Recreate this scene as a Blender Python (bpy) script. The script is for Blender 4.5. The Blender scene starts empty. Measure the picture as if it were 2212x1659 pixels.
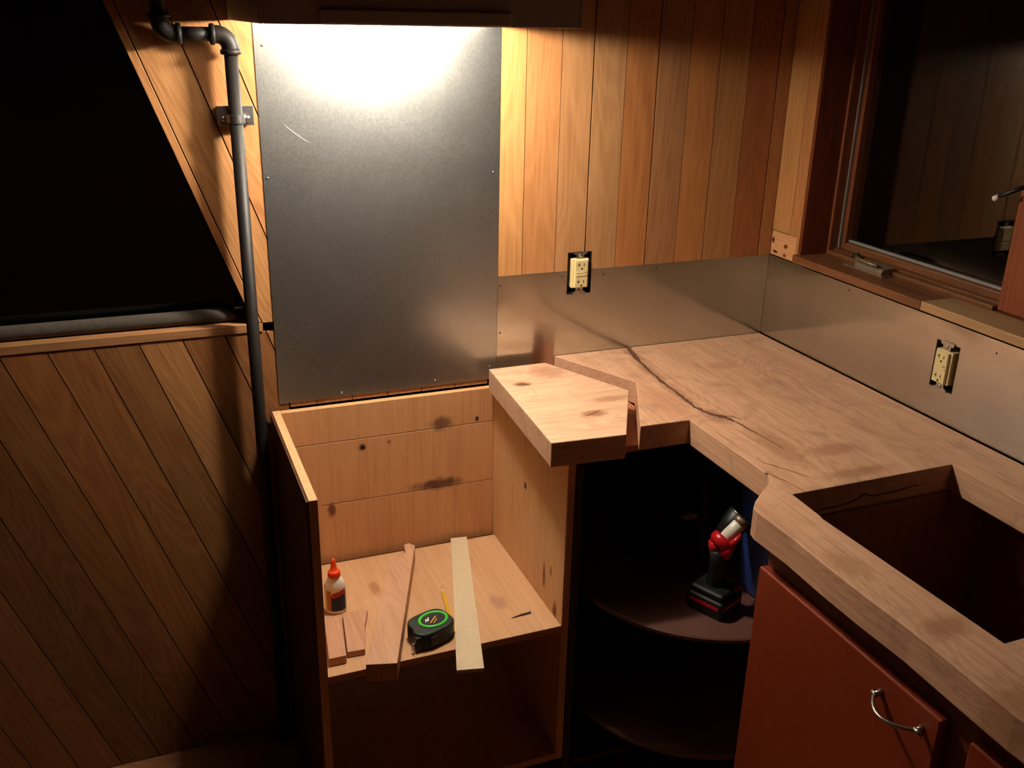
import bpy, bmesh, math, random
from mathutils import Vector, Matrix
random.seed(7)
S = bpy.context.scene
C = S.collection

# ------------------------------------------------------------------ camera
def look(loc, yaw, pitch, roll, fpx):
    cam = bpy.data.cameras.new('camera'); o = bpy.data.objects.new('camera', cam); C.objects.link(o)
    fwd = Vector((math.sin(yaw)*math.cos(pitch), math.cos(yaw)*math.cos(pitch), math.sin(pitch)))
    right = Vector((math.cos(yaw), -math.sin(yaw), 0)); up = right.cross(fwd)
    r = right*math.cos(roll) + up*math.sin(roll); u = -right*math.sin(roll) + up*math.cos(roll)
    m = Matrix(((r.x, u.x, -fwd.x, loc[0]), (r.y, u.y, -fwd.y, loc[1]), (r.z, u.z, -fwd.z, loc[2]), (0, 0, 0, 1)))
    o.matrix_world = m
    cam.sensor_fit = 'HORIZONTAL'; cam.sensor_width = 36; cam.lens = fpx/2212*36
    cam.clip_start = 0.02; cam.clip_end = 60
    S.camera = o
look((-1.51415, -2.00814, 1.68583), 0.382493, -0.367645, 0.021649, 2073.5)

# ------------------------------------------------------------------ world, exposure (the only light is the hood bulb, built with the hood)
w = bpy.data.worlds.new('night'); S.world = w; w.use_nodes = True
w.node_tree.nodes['Background'].inputs[0].default_value = (0.25, 0.3, 0.4, 1)
w.node_tree.nodes['Background'].inputs[1].default_value = 0.0003
BULB_STRENGTH = 520
BULB_COLOR = (1.0, 0.89, 0.74, 1)
S.view_settings.view_transform = 'Standard'
S.view_settings.look = 'None'
S.view_settings.gamma = 1
S.view_settings.use_curve_mapping = False
S.view_settings.exposure = 0.76

# ------------------------------------------------------------------ materials
def lin(r, g, b):
    f = lambda c: (c/255/12.92) if c/255 <= 0.04045 else ((c/255+0.055)/1.055)**2.4
    return (f(r), f(g), f(b), 1)

class NT:
    def __init__(s, name):
        s.m = bpy.data.materials.new(name); s.m.use_nodes = True
        s.t = s.m.node_tree; s.b = s.t.nodes['Principled BSDF']
    def n(s, kind, **kw):
        x = s.t.nodes.new(kind)
        for k, v in kw.items(): setattr(x, k, v)
        return x
    def l(s, a, b): s.t.links.new(a, b)
    def math(s, op, a, b=None, c=None):
        x = s.n('ShaderNodeMath', operation=op)
        for i, v in enumerate((a, b, c)):
            if v is None: continue
            if isinstance(v, (int, float)): x.inputs[i].default_value = v
            else: s.l(v, x.inputs[i])
        return x.outputs[0]
    def vmath(s, op, a, b=None):
        x = s.n('ShaderNodeVectorMath', operation=op)
        for i, v in enumerate((a, b)):
            if v is None: continue
            if isinstance(v, (tuple, list)): x.inputs[i].default_value = v
            else: s.l(v, x.inputs[i])
        return x.outputs['Value'] if op == 'LENGTH' else x.outputs[0]
    def noise(s, vec, scale, detail=4, rough=0.55, dist=0.0):
        x = s.n('ShaderNodeTexNoise'); s.l(vec, x.inputs['Vector'])
        x.inputs['Scale'].default_value = scale; x.inputs['Detail'].default_value = detail
        x.inputs['Roughness'].default_value = rough; x.inputs['Distortion'].default_value = dist
        return x.outputs['Fac']
    def maprange(s, v, a, b, c, d):
        x = s.n('ShaderNodeMapRange'); s.l(v, x.inputs[0])
        for i, q in enumerate((a, b, c, d)): x.inputs[i+1].default_value = q
        return x.outputs[0]
    def mix(s, fac, a, b, blend='MIX'):
        x = s.n('ShaderNodeMix', data_type='RGBA', blend_type=blend)
        for i, v in ((0, fac), (6, a), (7, b)):
            if isinstance(v, (int, float)): x.inputs[i].default_value = v
            elif isinstance(v, tuple): x.inputs[i].default_value = v
            else: s.l(v, x.inputs[i])
        return x.outputs[2]
    def bump(s, h, strength, dist=0.002):
        x = s.n('ShaderNodeBump'); s.l(h, x.inputs['Height'])
        x.inputs['Strength'].default_value = strength; x.inputs['Distance'].default_value = dist
        s.l(x.outputs[0], s.b.inputs['Normal'])

def wood(name, dark, mid, light, rot=(0, 0, 0), rough=0.55, ring=0.35, spots=(), stain=0.0, bump=0.25, freq=1.0, spec=0.3, wave=0.0):
    """grain runs along local Z after the rotation; tinted per object by its viewport colour"""
    k = NT(name)
    pos = k.n('ShaderNodeNewGeometry').outputs['Position']
    oi = k.n('ShaderNodeObjectInfo')
    off = k.n('ShaderNodeCombineXYZ')
    r = k.math('MULTIPLY', oi.outputs['Random'], 9.0)
    for i in range(3): k.l(r, off.inputs[i])
    mp = k.n('ShaderNodeMapping', vector_type='POINT'); mp.inputs['Rotation'].default_value = rot
    k.l(k.vmath('ADD', pos, off.outputs[0]), mp.inputs['Vector'])
    p = mp.outputs[0]
    fine = k.noise(k.vmath('MULTIPLY', p, (1, 1, 0.035)), 170*freq, 4, 0.6)
    mid_ = k.noise(k.vmath('MULTIPLY', p, (1, 1, 0.10)), 22*freq, 5, 0.55, 0.5)
    low = k.noise(k.vmath('MULTIPLY', p, (1, 1, 0.16)), 7*freq, 2, 0.4, 0.3+wave)
    rings = k.math('MULTIPLY_ADD', k.math('SINE', k.math('MULTIPLY', low, 190)), 0.5, 0.5)
    rings = k.math('POWER', rings, 1.6)
    f = k.math('MULTIPLY', fine, 0.52)
    f = k.math('MULTIPLY_ADD', mid_, 0.30, f)
    f = k.math('MULTIPLY_ADD', rings, ring*0.40, f)
    f = k.math('ADD', f, 0.09-ring*0.20)
    ramp = k.n('ShaderNodeValToRGB'); e = ramp.color_ramp.elements
    e[0].position = 0.26; e[0].color = dark; e[1].position = 0.74; e[1].color = light
    m_ = e.new(0.5); m_.color = mid
    k.l(f, ramp.inputs[0]); col = ramp.outputs[0]
    if stain:
        st = k.noise(pos, 9, 5, 0.65, 1.2)
        st = k.maprange(st, 0.52, 0.72, 0, stain)
        col = k.mix(st, col, tuple(c*0.35 for c in dark[:3])+(1,))
    for (c, rad, dens, scol) in spots:
        d = k.vmath('SUBTRACT', pos, tuple(c))
        d = k.vmath('MULTIPLY', d, tuple(1/x for x in rad))
        ln = k.vmath('LENGTH', d)
        nz = k.noise(pos, 60, 4, 0.6)
        ln = k.math('ADD', ln, k.math('MULTIPLY_ADD', nz, 1.1, -0.55))
        col = k.mix(k.maprange(ln, 0.45, 1.05, dens, 0), col, scol)
    col = k.mix(1.0, col, oi.outputs['Color'], 'MULTIPLY')
    k.l(col, k.b.inputs['Base Color'])
    k.b.inputs['Roughness'].default_value = rough
    k.b.inputs['Specular IOR Level'].default_value = spec
    if bump: k.bump(f, bump, 0.0008)
    return k.m

def plain(name, col, rough=0.5, metal=0.0, spec=0.5, mottle=0.15, scale=60, bump=0.0, emit=None, trans=0, ior=1.45, coat=0, alpha=None):
    k = NT(name)
    pos = k.n('ShaderNodeNewGeometry').outputs['Position']
    nz = k.noise(pos, scale, 4, 0.6)
    if mottle:
        c2 = tuple(c*(1-mottle) for c in col[:3])+(1,)
        k.l(k.mix(k.maprange(nz, 0.3, 0.7, 0, 1), c2, col), k.b.inputs['Base Color'])
    else:
        k.b.inputs['Base Color'].default_value = col
    k.b.inputs['Roughness'].default_value = rough; k.b.inputs['Metallic'].default_value = metal
    k.b.inputs['Specular IOR Level'].default_value = spec
    k.b.inputs['Transmission Weight'].default_value = trans; k.b.inputs['IOR'].default_value = ior
    k.b.inputs['Coat Weight'].default_value = coat
    if emit:
        k.b.inputs['Emission Color'].default_value = emit[0]; k.b.inputs['Emission Strength'].default_value = emit[1]
    if bump: k.bump(nz, bump, 0.001)
    return k.m

def steel(name, col, rough, var=0.05, bump=0.05, haze=None):
    k = NT(name)
    pos = k.n('ShaderNodeNewGeometry').outputs['Position']
    sm = k.noise(pos, 5, 5, 0.6, 0.6); fi = k.noise(pos, 420, 2, 0.5)
    k.l(k.mix(k.maprange(sm, 0.3, 0.7, 0, 1), tuple(c*0.86 for c in col[:3])+(1,), col), k.b.inputs['Base Color'])
    rr = k.math('ADD', k.maprange(sm, 0.3, 0.7, rough-var, rough+var), k.maprange(fi, 0.3, 0.7, -0.02, 0.02))
    k.l(rr, k.b.inputs['Roughness'])
    k.b.inputs['Metallic'].default_value = 1
    k.bump(fi, bump, 0.0004)
    if haze:
        g = k.n('ShaderNodeBsdfAnisotropic'); g.inputs['Roughness'].default_value = haze[0]
        k.l(k.b.inputs['Base Color'].links[0].from_socket, g.inputs['Color']); k.l(k.b.inputs['Normal'].links[0].from_socket, g.inputs['Normal'])
        mx = k.n('ShaderNodeMixShader')
        k.l(k.maprange(k.noise(pos, 260, 3, 0.7), 0.3, 0.7, haze[1]-haze[2], haze[1]+haze[2]), mx.inputs[0])
        k.l(k.b.outputs[0], mx.inputs[1]); k.l(g.outputs[0], mx.inputs[2])
        k.l(mx.outputs[0], k.t.nodes['Material Output'].inputs['Surface'])
    return k.m

DIAG = math.atan(0.347)
K = lin(52, 24, 14); K2 = lin(96, 44, 22); SM = lin(84, 48, 40)
M = {}
CT0 = 0.914
M['plank'] = wood('cedar plank', lin(146, 98, 58), lin(174, 125, 80), lin(188, 140, 94), ring=0.22)
M['diag'] = wood('cedar diagonal board', lin(140, 92, 54), lin(174, 124, 78), lin(192, 144, 96), rot=(0, DIAG, 0), ring=0.3, wave=0.5)
M['trim'] = wood('cedar trim', lin(146, 96, 54), lin(178, 128, 80), lin(194, 146, 96), ring=0.12)
M['trim_h'] = wood('cedar rail', lin(140, 92, 56), lin(172, 122, 80), lin(190, 142, 98), rot=(0, math.pi/2, 0), ring=0.1)
M['redwood'] = wood('red stained window wood', lin(96, 50, 28), lin(130, 72, 42), lin(154, 94, 60), ring=0.1, rough=0.42)
M['redwood_y'] = wood('red stained sill wood', lin(84, 50, 28), lin(118, 74, 44), lin(142, 98, 62), rot=(math.pi/2, 0, 0), ring=0.1, rough=0.42)
M['pale_y'] = wood('pale sill wood', lin(140, 104, 66), lin(168, 130, 88), lin(184, 148, 104), rot=(math.pi/2, 0, 0), ring=0.1)
M['raw'] = wood('raw knotty pine', lin(178, 120, 74), lin(208, 154, 104), lin(222, 172, 122), rot=(math.pi/2, 0, 0), ring=0.15,
    spots=[((0, -0.010, 1.164), (0.05, 0.006, 0.010), 1, K), ((0, -0.062, 1.157), (0.05, 0.009, 0.007), 1, K2), ((0, -0.022, 1.136), (0.05, 0.014, 0.004), 1, K), ((0, -0.061, 1.134), (0.05, 0.008, 0.005), 1, K2)])
BX = [((-1.083, -0.024, 0.751), (0.010, 0.05, 0.010), 1, lin(40, 18, 12)), ((-0.891, -0.024, 0.784), (0.034, 0.05, 0.022), 0.75, SM), ((-0.804, -0.024, 0.784), (0.005, 0.03, 0.009), 1, K),
      ((-0.904, -0.024, 0.628), (0.075, 0.05, 0.017), 0.85, lin(70, 34, 28)), ((-1.160, -0.024, 0.602), (0.012, 0.05, 0.024), 0.9, K2), ((-1.02, -0.024, 0.756), (0.006, 0.03, 0.006), 0.6, K2)]
M['ply_back'] = wood('pine ply back', lin(178, 122, 78), lin(202, 148, 100), lin(212, 160, 112), rot=(0, 0, 0), ring=0.06, spots=BX, bump=0.1)
M['ply_side'] = wood('pine ply side', lin(180, 132, 86), lin(206, 160, 112), lin(218, 174, 126), ring=0.12, bump=0.1,
    spots=[((-0.761, -0.230, 0.697), (0.03, 0.008, 0.011), 1, K), ((-0.761, -0.349, 0.538), (0.03, 0.009, 0.036), 0.9, K2), ((-0.761, -0.411, 0.483), (0.03, 0.012, 0.026), 0.9, K2), ((-0.761, -0.384, 0.565), (0.03, 0.006, 0.016), 0.7, K2)])
M['ply_shelf'] = wood('pine ply shelf', lin(172, 124, 86), lin(192, 146, 106), lin(204, 160, 118), rot=(math.pi/2, 0, 0), ring=0.08, bump=0.1,
    spots=[((-1.101, -0.174, 0.47), (0.014, 0.036, 0.05), 0.8, lin(160, 100, 68)), ((-0.858, -0.319, 0.47), (0.022, 0.035, 0.05), 0.5, lin(140, 96, 80))])
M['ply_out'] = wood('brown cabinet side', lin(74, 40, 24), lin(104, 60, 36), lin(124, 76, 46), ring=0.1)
CR = lin(120, 72, 50)
CT_SP = [((-0.409, -0.05, CT0), (0.020, 0.07, 0.02), 0.5, CR), ((-0.428, -0.16, CT0), (0.020, 0.09, 0.02), 0.5, CR), ((-0.441, -0.32, CT0), (0.018, 0.11, 0.02), 0.5, CR), ((-0.430, -0.46, CT0), (0.030, 0.05, 0.02), 0.5, CR),
         ((-0.246, -0.195, 0.914), (0.045, 0.03, 0.05), 0.35, lin(150, 92, 64)), ((-0.304, -0.672, 0.914), (0.07, 0.03, 0.05), 0.5, lin(140, 88, 56)),
         ((-0.40, -0.62, 0.914), (0.035, 0.12, 0.04), 0.5, lin(136, 84, 56)), ((-0.33, -0.769, 0.914), (0.10, 0.02, 0.05), 0.5, lin(140, 90, 56)), ((-0.50, -0.35, 0.914), (0.05, 0.12, 0.04), 0.35, lin(160, 98, 66)),
         ((-0.56, -1.02, 0.914), (0.03, 0.05, 0.08), 0.45, lin(140, 92, 52)), ((-0.54, -1.20, 0.914), (0.05, 0.03, 0.08), 0.55, lin(128, 78, 42)), ((-0.575, -1.36, 0.90), (0.06, 0.05, 0.08), 0.5, lin(132, 84, 46))]
M['maple'] = wood('spalted maple slab', lin(160, 112, 82), lin(196, 150, 118), lin(210, 168, 134), rot=(math.pi/2, 0, 0.15), ring=0.2, stain=0.38, spots=CT_SP, rough=0.6, bump=0.15, wave=0.8)
M['maple_off'] = wood('spalted maple offcut', lin(170, 124, 94), lin(202, 160, 128), lin(214, 176, 144), rot=(0, math.pi/2, 0.5), ring=0.18, stain=0.28, rough=0.6, bump=0.15, wave=0.8,
    spots=[((-0.745, -0.158, 0.914), (0.024, 0.016, 0.02), 0.9, lin(110, 58, 36)), ((-0.669, -0.361, 0.914), (0.035, 0.020, 0.02), 0.75, lin(130, 74, 46)), ((-0.60, -0.30, 0.914), (0.06, 0.016, 0.02), 0.6, lin(146, 88, 60)),
           ((-0.66, -0.10, 0.914), (0.05, 0.05, 0.02), 0.55, lin(150, 92, 66)), ((-0.73, -0.36, 0.914), (0.004, 0.004, 0.02), 0, K)])
M['crack'] = plain('dark bark filled crack', lin(112, 70, 46), 0.9, mottle=0.6, scale=200, bump=0.4)
M['scrapA'] = wood('maple scrap', lin(166, 118, 88), lin(188, 142, 110), lin(200, 156, 124), rot=(math.pi/2, 0, 0.35), ring=0.25, wave=0.6)
M['scrapB'] = plain('whitewashed strip', lin(204, 182, 148), 0.75, mottle=0.16, scale=160)
M['door'] = plain('red brown painted door', lin(128, 46, 17), 0.45, mottle=0.16, scale=40)
M['frame'] = wood('dark red cabinet frame', lin(78, 36, 20), lin(102, 50, 28), lin(118, 62, 36), ring=0.1)
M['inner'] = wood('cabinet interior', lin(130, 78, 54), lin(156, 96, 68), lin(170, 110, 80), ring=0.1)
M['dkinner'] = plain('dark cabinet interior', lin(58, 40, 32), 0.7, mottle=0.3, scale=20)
M['susan'] = plain('brown laminate shelf', lin(94, 60, 50), 0.45, mottle=0.15, scale=50)
M['steel'] = steel('galvanised sheet', (0.47, 0.48, 0.47, 1), 0.24, 0.012, 0.06, (0.46, 0.55, 0.12))
M['splash'] = steel('stainless backsplash', (0.62, 0.62, 0.57, 1), 0.12, 0.012, 0.03, (0.30, 0.35, 0.04))
M['pipe'] = plain('black iron pipe', lin(32, 27, 25), 0.52, mottle=0.3, scale=40, spec=0.45)
M['galv'] = steel('galvanised fitting', (0.55, 0.55, 0.54, 1), 0.3)
M['silver'] = steel('antique silver', (0.46, 0.40, 0.33, 1), 0.36)
M['hood'] = plain('enamel hood lightened for glow', lin(208, 200, 192), 0.4, mottle=0.1, scale=30)  # pale base colour imitates the glow on the hood front
M['hood_in'] = plain('hood interior', lin(150, 146, 140), 0.6, mottle=0.1)
M['bulb'] = plain('glowing bulb', (0.9, 0.9, 0.9, 1), 0.4, mottle=0, emit=(BULB_COLOR, BULB_STRENGTH))
M['glass'] = plain('window glass', (0.9, 0.95, 0.93, 1), 0.0, mottle=0, trans=1, ior=1.5)
M['gasket'] = plain('grey weatherstrip', lin(150, 146, 140), 0.7)
M['roll'] = plain('grey padded roll', lin(84, 76, 68), 0.95, mottle=0.3, scale=120, bump=0.3)
M['ivory'] = plain('ivory plastic', lin(226, 206, 150), 0.4, mottle=0.06)
M['black'] = plain('black plastic', lin(22, 22, 22), 0.45, mottle=0.2)
M['slot'] = plain('slot black', lin(40, 26, 14), 0.8)
M['red'] = plain('red plastic', lin(186, 22, 32), 0.32, mottle=0.1)
M['shadedred'] = plain('shaded red plastic', lin(74, 20, 18), 0.6, mottle=0.2)  # copy of the red plastic, darkened in colour to stand in for shade
M['lens'] = plain('frosted lens', lin(226, 222, 206), 0.35, mottle=0.06)
M['blue'] = plain('blue plastic', lin(92, 126, 236), 0.4, mottle=0.1)
M['green'] = plain('green plastic', lin(64, 190, 58), 0.4, mottle=0.06)
M['dkgreen'] = plain('black green rubber', lin(26, 34, 26), 0.55, mottle=0.2)
M['white'] = plain('white print', lin(230, 230, 226), 0.6, mottle=0)
M['gluewhite'] = plain('milky bottle plastic', lin(236, 222, 200), 0.38, mottle=0.04)
M['orange'] = plain('orange cap', lin(236, 70, 24), 0.4, mottle=0.05)
M['labelblue'] = plain('label navy', lin(40, 40, 66), 0.5, mottle=0.05)
M['labelred'] = plain('label red', lin(196, 52, 32), 0.5, mottle=0.05)
M['labeltan'] = plain('label amber', lin(190, 120, 50), 0.5, mottle=0.05)
M['amber'] = plain('orange print', lin(220, 150, 30), 0.6, mottle=0)
M['yellow'] = plain('pencil yellow', lin(214, 166, 44), 0.45, mottle=0.1)
M['graphite'] = plain('graphite', lin(50, 40, 36), 0.6)
M['wallback'] = plain('dark wall backing', lin(52, 34, 24), 0.9, mottle=0.2)
M['roomwall'] = wood('room panelling', lin(88, 50, 28), lin(120, 74, 44), lin(140, 92, 58), ring=0.2)
M['ceiling'] = plain('ceiling boards', lin(110, 78, 54), 0.8, mottle=0.2, scale=6)
M['floor'] = wood('brown plank floor', lin(96, 58, 34), lin(138, 90, 56), lin(160, 110, 72), rot=(0, math.pi/2, 0), ring=0.2)
M['beige'] = plain('worn metal beige', lin(150, 132, 108), 0.4, metal=0.5)

# ------------------------------------------------------------------ builders
def thing(name, label, cat, loc=(0, 0, 0), group=None, rotz=0.0):
    o = bpy.data.objects.new(name, None); C.objects.link(o)
    o.location = loc; o.rotation_euler = (0, 0, rotz); o.empty_display_size = 0.05
    o['label'] = label; o['category'] = cat
    if group: o['group'] = group
    return o
def tag(o, label, cat, group=None):
    o['label'] = label; o['category'] = cat
    if group: o['group'] = group
    return o
WL = {}
def origin(p):
    """world translation of a parent chain (all mesh data is given in world coordinates unless local=True)"""
    v = Vector((0, 0, 0))
    while p is not None: v += p.location; p = p.parent
    return v
def obj(name, bm, mat, parent=None, local=False, smooth=False, bevel=0.0, seg=2, tint=None, origin_at=None):
    me = bpy.data.meshes.new(name)
    bmesh.ops.recalc_face_normals(bm, faces=bm.faces[:])
    if not local and parent is not None:
        o0 = origin(parent)
        bmesh.ops.translate(bm, vec=-o0, verts=bm.verts[:])
    bm.to_mesh(me); bm.free()
    if smooth:
        for p in me.polygons: p.use_smooth = True
    me.materials.append(mat if not isinstance(mat, str) else M[mat])
    o = bpy.data.objects.new(name, me); C.objects.link(o)
    if parent is not None: o.parent = parent
    if tint: o.color = (*tint, 1)
    if bevel:
        b = o.modifiers.new('bevel', 'BEVEL'); b.width = bevel; b.segments = seg; b.limit_method = 'ANGLE'; b.angle_limit = math.radians(35)
    if smooth and bevel == 0:
        pass
    return o
def struct(o): o['kind'] = 'structure'; return o
def B(): return bmesh.new()
def add_box(bm, x0, x1, y0, y1, z0, z1, mat=None):
    vs = [bm.verts.new((x, y, z)) for x in (x0, x1) for y in (y0, y1) for z in (z0, z1)]
    for f in ((0, 1, 3, 2), (4, 6, 7, 5), (0, 4, 5, 1), (2, 3, 7, 6), (0, 2, 6, 4), (1, 5, 7, 3)): bm.faces.new([vs[i] for i in f])
    if mat is not None:
        for v in vs: v.co = mat @ v.co
    return vs
def box(name, x0, x1, y0, y1, z0, z1, mat, parent=None, **kw):
    bm = B(); add_box(bm, min(x0, x1), max(x0, x1), min(y0, y1), max(y0, y1), min(z0, z1), max(z0, z1)); return obj(name, bm, mat, parent, **kw)
def add_slab(bm, outer, holes, a0, a1, axis):
    """polygon with holes extruded along an axis (x,y,z)"""
    def P(p, a):
        return {'z': (p[0], p[1], a), 'y': (p[0], a, p[1]), 'x': (a, p[0], p[1])}[axis]
    edges = []; loops = []
    for lp in [outer]+list(holes):
        vs = [bm.verts.new(P(p, a0)) for p in lp]; loops.append(vs)
        for i in range(len(vs)): edges.append(bm.edges.new((vs[i], vs[(i+1) % len(vs)])))
    if holes:
        r = bmesh.ops.triangle_fill(bm, edges=edges, use_beauty=True)
        faces = [g for g in r['geom'] if isinstance(g, bmesh.types.BMFace)]
    else:
        faces = [bm.faces.new(loops[0])]
    top = {}
    for vs in loops:
        for v in vs:
            c = list(v.co); c['xyz'.index(axis)] = a1; top[v] = bm.verts.new(c)
    for f in faces: bm.faces.new([top[v] for v in f.verts][::-1])
    for vs in loops:
        for i in range(len(vs)):
            a, b = vs[i], vs[(i+1) % len(vs)]; bm.faces.new((a, b, top[b], top[a]))
def slab(name, outer, a0, a1, axis, mat, parent=None, holes=(), **kw):
    bm = B(); add_slab(bm, outer, holes, a0, a1, axis); return obj(name, bm, mat, parent, **kw)
def add_tube(bm, pts, rad, seg=14, cap=True):
    pts = [Vector(p) for p in pts]; rads = rad if isinstance(rad, (list, tuple)) else [rad]*len(pts)
    rings = []; ref = None
    for i, p in enumerate(pts):
        t = (pts[min(i+1, len(pts)-1)]-pts[max(i-1, 0)]).normalized()
        if ref is None: ref = Vector((0, 0, 1)) if abs(t.z) < 0.9 else Vector((1, 0, 0))
        a = (ref-t*ref.dot(t)).normalized(); b = t.cross(a); ref = a
        rings.append([bm.verts.new(p+(a*math.cos(2*math.pi*j/seg)+b*math.sin(2*math.pi*j/seg))*rads[i]) for j in range(seg)])
    for i in range(len(rings)-1):
        for j in range(seg): bm.faces.new((rings[i][j], rings[i][(j+1) % seg], rings[i+1][(j+1) % seg], rings[i+1][j]))
    if cap:
        bm.faces.new(rings[0][::-1]); bm.faces.new(rings[-1])
def tube(name, pts, rad, mat, parent=None, seg=14, **kw):
    bm = B(); add_tube(bm, pts, rad, seg); kw.setdefault('smooth', True); return obj(name, bm, mat, parent, **kw)
def add_lathe(bm, prof, c=(0, 0, 0), seg=32, sx=1.0, sy=1.0, mat=None):
    rings = []
    for r, z in prof:
        rings.append([bm.verts.new((c[0]+r*sx*math.cos(2*math.pi*j/seg), c[1]+r*sy*math.sin(2*math.pi*j/seg), c[2]+z)) for j in range(seg)])
    for i in range(len(rings)-1):
        for j in range(seg): bm.faces.new((rings[i][j], rings[i][(j+1) % seg], rings[i+1][(j+1) % seg], rings[i+1][j]))
    if prof[0][0] > 1e-6: bm.faces.new(rings[0][::-1])
    if prof[-1][0] > 1e-6: bm.faces.new(rings[-1])
    if mat is not None:
        for rg in rings:
            for v in rg: v.co = mat @ v.co
def lathe(name, prof, c, mat, parent=None, seg=32, sx=1, sy=1, xf=None, **kw):
    bm = B(); add_lathe(bm, prof, c, seg, sx, sy, xf); kw.setdefault('smooth', True); return obj(name, bm, mat, parent, **kw)
def clip(poly, a, b, c):
    """keep a*x+b*y<=c"""
    out = []
    for i in range(len(poly)):
        p, q = poly[i], poly[(i+1) % len(poly)]
        dp, dq = a*p[0]+b*p[1]-c, a*q[0]+b*q[1]-c
        if dp <= 0: out.append(p)
        if dp*dq < 0:
            t = dp/(dp-dq); out.append((p[0]+(q[0]-p[0])*t, p[1]+(q[1]-p[1])*t))
    return out
def area(p): return abs(sum(p[i][0]*p[(i+1) % len(p)][1]-p[(i+1) % len(p)][0]*p[i][1] for i in range(len(p)))/2)

CT, TH = 0.914, 0.0534
CB = CT-TH
XL, XR = -1.2585, -0.7485          # steel sheet edges
SL = 0.347                          # lean of the diagonal boards
def xd(z, off=0.0): return -1.275-SL*(z-1.04)+off
ZC = 2.4

# ------------------------------------------------------------------ room shell
struct(box('floor', -3.4, 0.06, -3.6, 0.1, -0.05, 0.0, 'floor'))
struct(box('ceiling', -3.5, 0.3, -3.7, 0.1, ZC, ZC+0.05, 'ceiling'))
struct(box('wall_left', -3.5, -3.4, -3.6, 0.1, 0, ZC, 'roomwall'))
struct(box('wall_front', -3.5, 0.16, -3.7, -3.6, 0, ZC, 'roomwall'))

bm = B()
e0 = -0.0175
add_slab(bm, [(-3.4, 0), (0.0, 0), (0.0, ZC), (-3.4, ZC)], [[(-2.62, 1.062), (xd(1.062, e0), 1.062), (xd(2.3, e0), 2.3), (-2.62, 2.3)]], 0.05, 0.10, 'y')
wall_back = struct(obj('wall_back', bm, 'wallback'))

# vertical planks of the back wall
edges = [0.0, -0.038, -0.121, -0.203, -0.283, -0.366, -0.447, -0.528, -0.605, -0.688]
while edges[-1] > -1.2: edges.append(edges[-1]-0.0815)
edges[-1] = -1.236
tints = [(0.95, 0.86, 0.80), (0.82, 0.60, 0.52), (1.0, 0.94, 0.86), (1.06, 0.88, 0.70), (0.84, 0.78, 0.78), (0.98, 0.80, 0.62), (0.98, 1.02, 1.06), (1.04, 1.04, 1.06), (1.06, 0.96, 0.88), (1.14, 1.12, 1.0)]
G = 0.0013
gaps = {1: 0.0016, 3: 0.0012, 5: 0.0016, 7: 0.0019}
HX0, HX1, HZ0, HZ1 = -0.572, -0.509, 1.065, 1.166
for i in range(len(edges)-1):
    x1, x0 = edges[i]-gaps.get(i, 0.0009), edges[i+1]+gaps.get(i+1, 0.0009)
    zb = 1.105 if x0 > -0.80 and x1 > -0.74 else 0.862
    pts = [(x0, zb), (x1, zb), (x1, ZC), (x0, ZC)]
    if x0 < HX0 < x1: pts = [(x0, zb), (HX0, zb), (HX0, HZ1), (x1, HZ1), (x1, ZC), (x0, ZC)]
    elif x0 < HX1 < x1: pts = [(x0, HZ1), (HX1, HZ1), (HX1, zb), (x1, zb), (x1, ZC), (x0, ZC)]
    t = tints[i] if i < len(tints) else (1.0, 0.95, 0.9)
    slab('plank', pts, 0.0, 0.016, 'y', 'plank', wall_back, tint=t)

# diagonal boards, below the rail and beside the sloped window
SP = 0.0855
def diag_board(k, region, tint):
    z0, z1 = 0.0, ZC
    p = [(xd(z0, k*SP)+G, z0), (xd(z0, (k+1)*SP)-G, z0), (xd(z1, (k+1)*SP)-G, z1), (xd(z1, k*SP)+G, z1)]
    for h in region: p = clip(p, *h)
    if len(p) > 2 and area(p) > 2e-4:
        slab('board', p, 0.0, 0.016, 'y', 'diag', wall_back, tint=tint)
low = [(1, 0, -1.238), (-1, 0, 3.398), (0, 1, 1.041), (0, -1, -0.002)]
up = [(1, 0, -1.238), (0, -1, -1.0625), (0, 1, ZC)]
lt = {-3: (1.0, 0.95, 0.86), -2: (0.66, 0.56, 0.50), -1: (0.62, 0.52, 0.46), -4: (0.66, 0.58, 0.5), -5: (0.74, 0.62, 0.5), -6: (0.78, 0.62, 0.5), -7: (0.66, 0.54, 0.46), 0: (0.86, 0.72, 0.62)}
for k in range(-26, 6):
    g = random.uniform(0.5, 0.78)
    diag_board(k, low, lt.get(k, (g, g*random.uniform(0.8, 0.92), g*random.uniform(0.68, 0.84))))
ut = {0: (1.16, 1.16, 1.14), 1: (1.12, 1.02, 0.96), 2: (1.14, 1.12, 1.06)}
for k in range(0, 9): diag_board(k, up, ut.get(k, (1.0, 0.9, 0.8)))
# plain panelling on the far side of the sloped window
slab('board', [(-3.398, 1.064), (-2.64, 1.064), (-2.64, ZC), (-3.398, ZC)], 0.0, 0.016, 'y', 'diag', wall_back, tint=(0.8, 0.7, 0.6))
slab('board', [(-2.638, 2.32), (xd(2.32, -0.02), 2.32), (xd(ZC, -0.02), ZC), (-2.638, ZC)], 0.0, 0.016, 'y', 'diag', wall_back, tint=(0.8, 0.7, 0.6))

# rail under the sloped window and trim along its slope
struct(box('trim_1', -3.398, -1.282, -0.0025, 0.052, 1.0425, 1.0615, 'trim_h', bevel=0.0015))
struct(slab('trim_2', [(xd(1.0635, e0), 1.0635), (xd(1.0635, -G), 1.0635), (xd(2.34, -G), 2.34), (xd(2.34, e0), 2.34)], -0.002, 0.05, 'y', 'diag', bevel=0.001, seg=1, tint=(1.12, 1.02, 0.94)))

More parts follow.
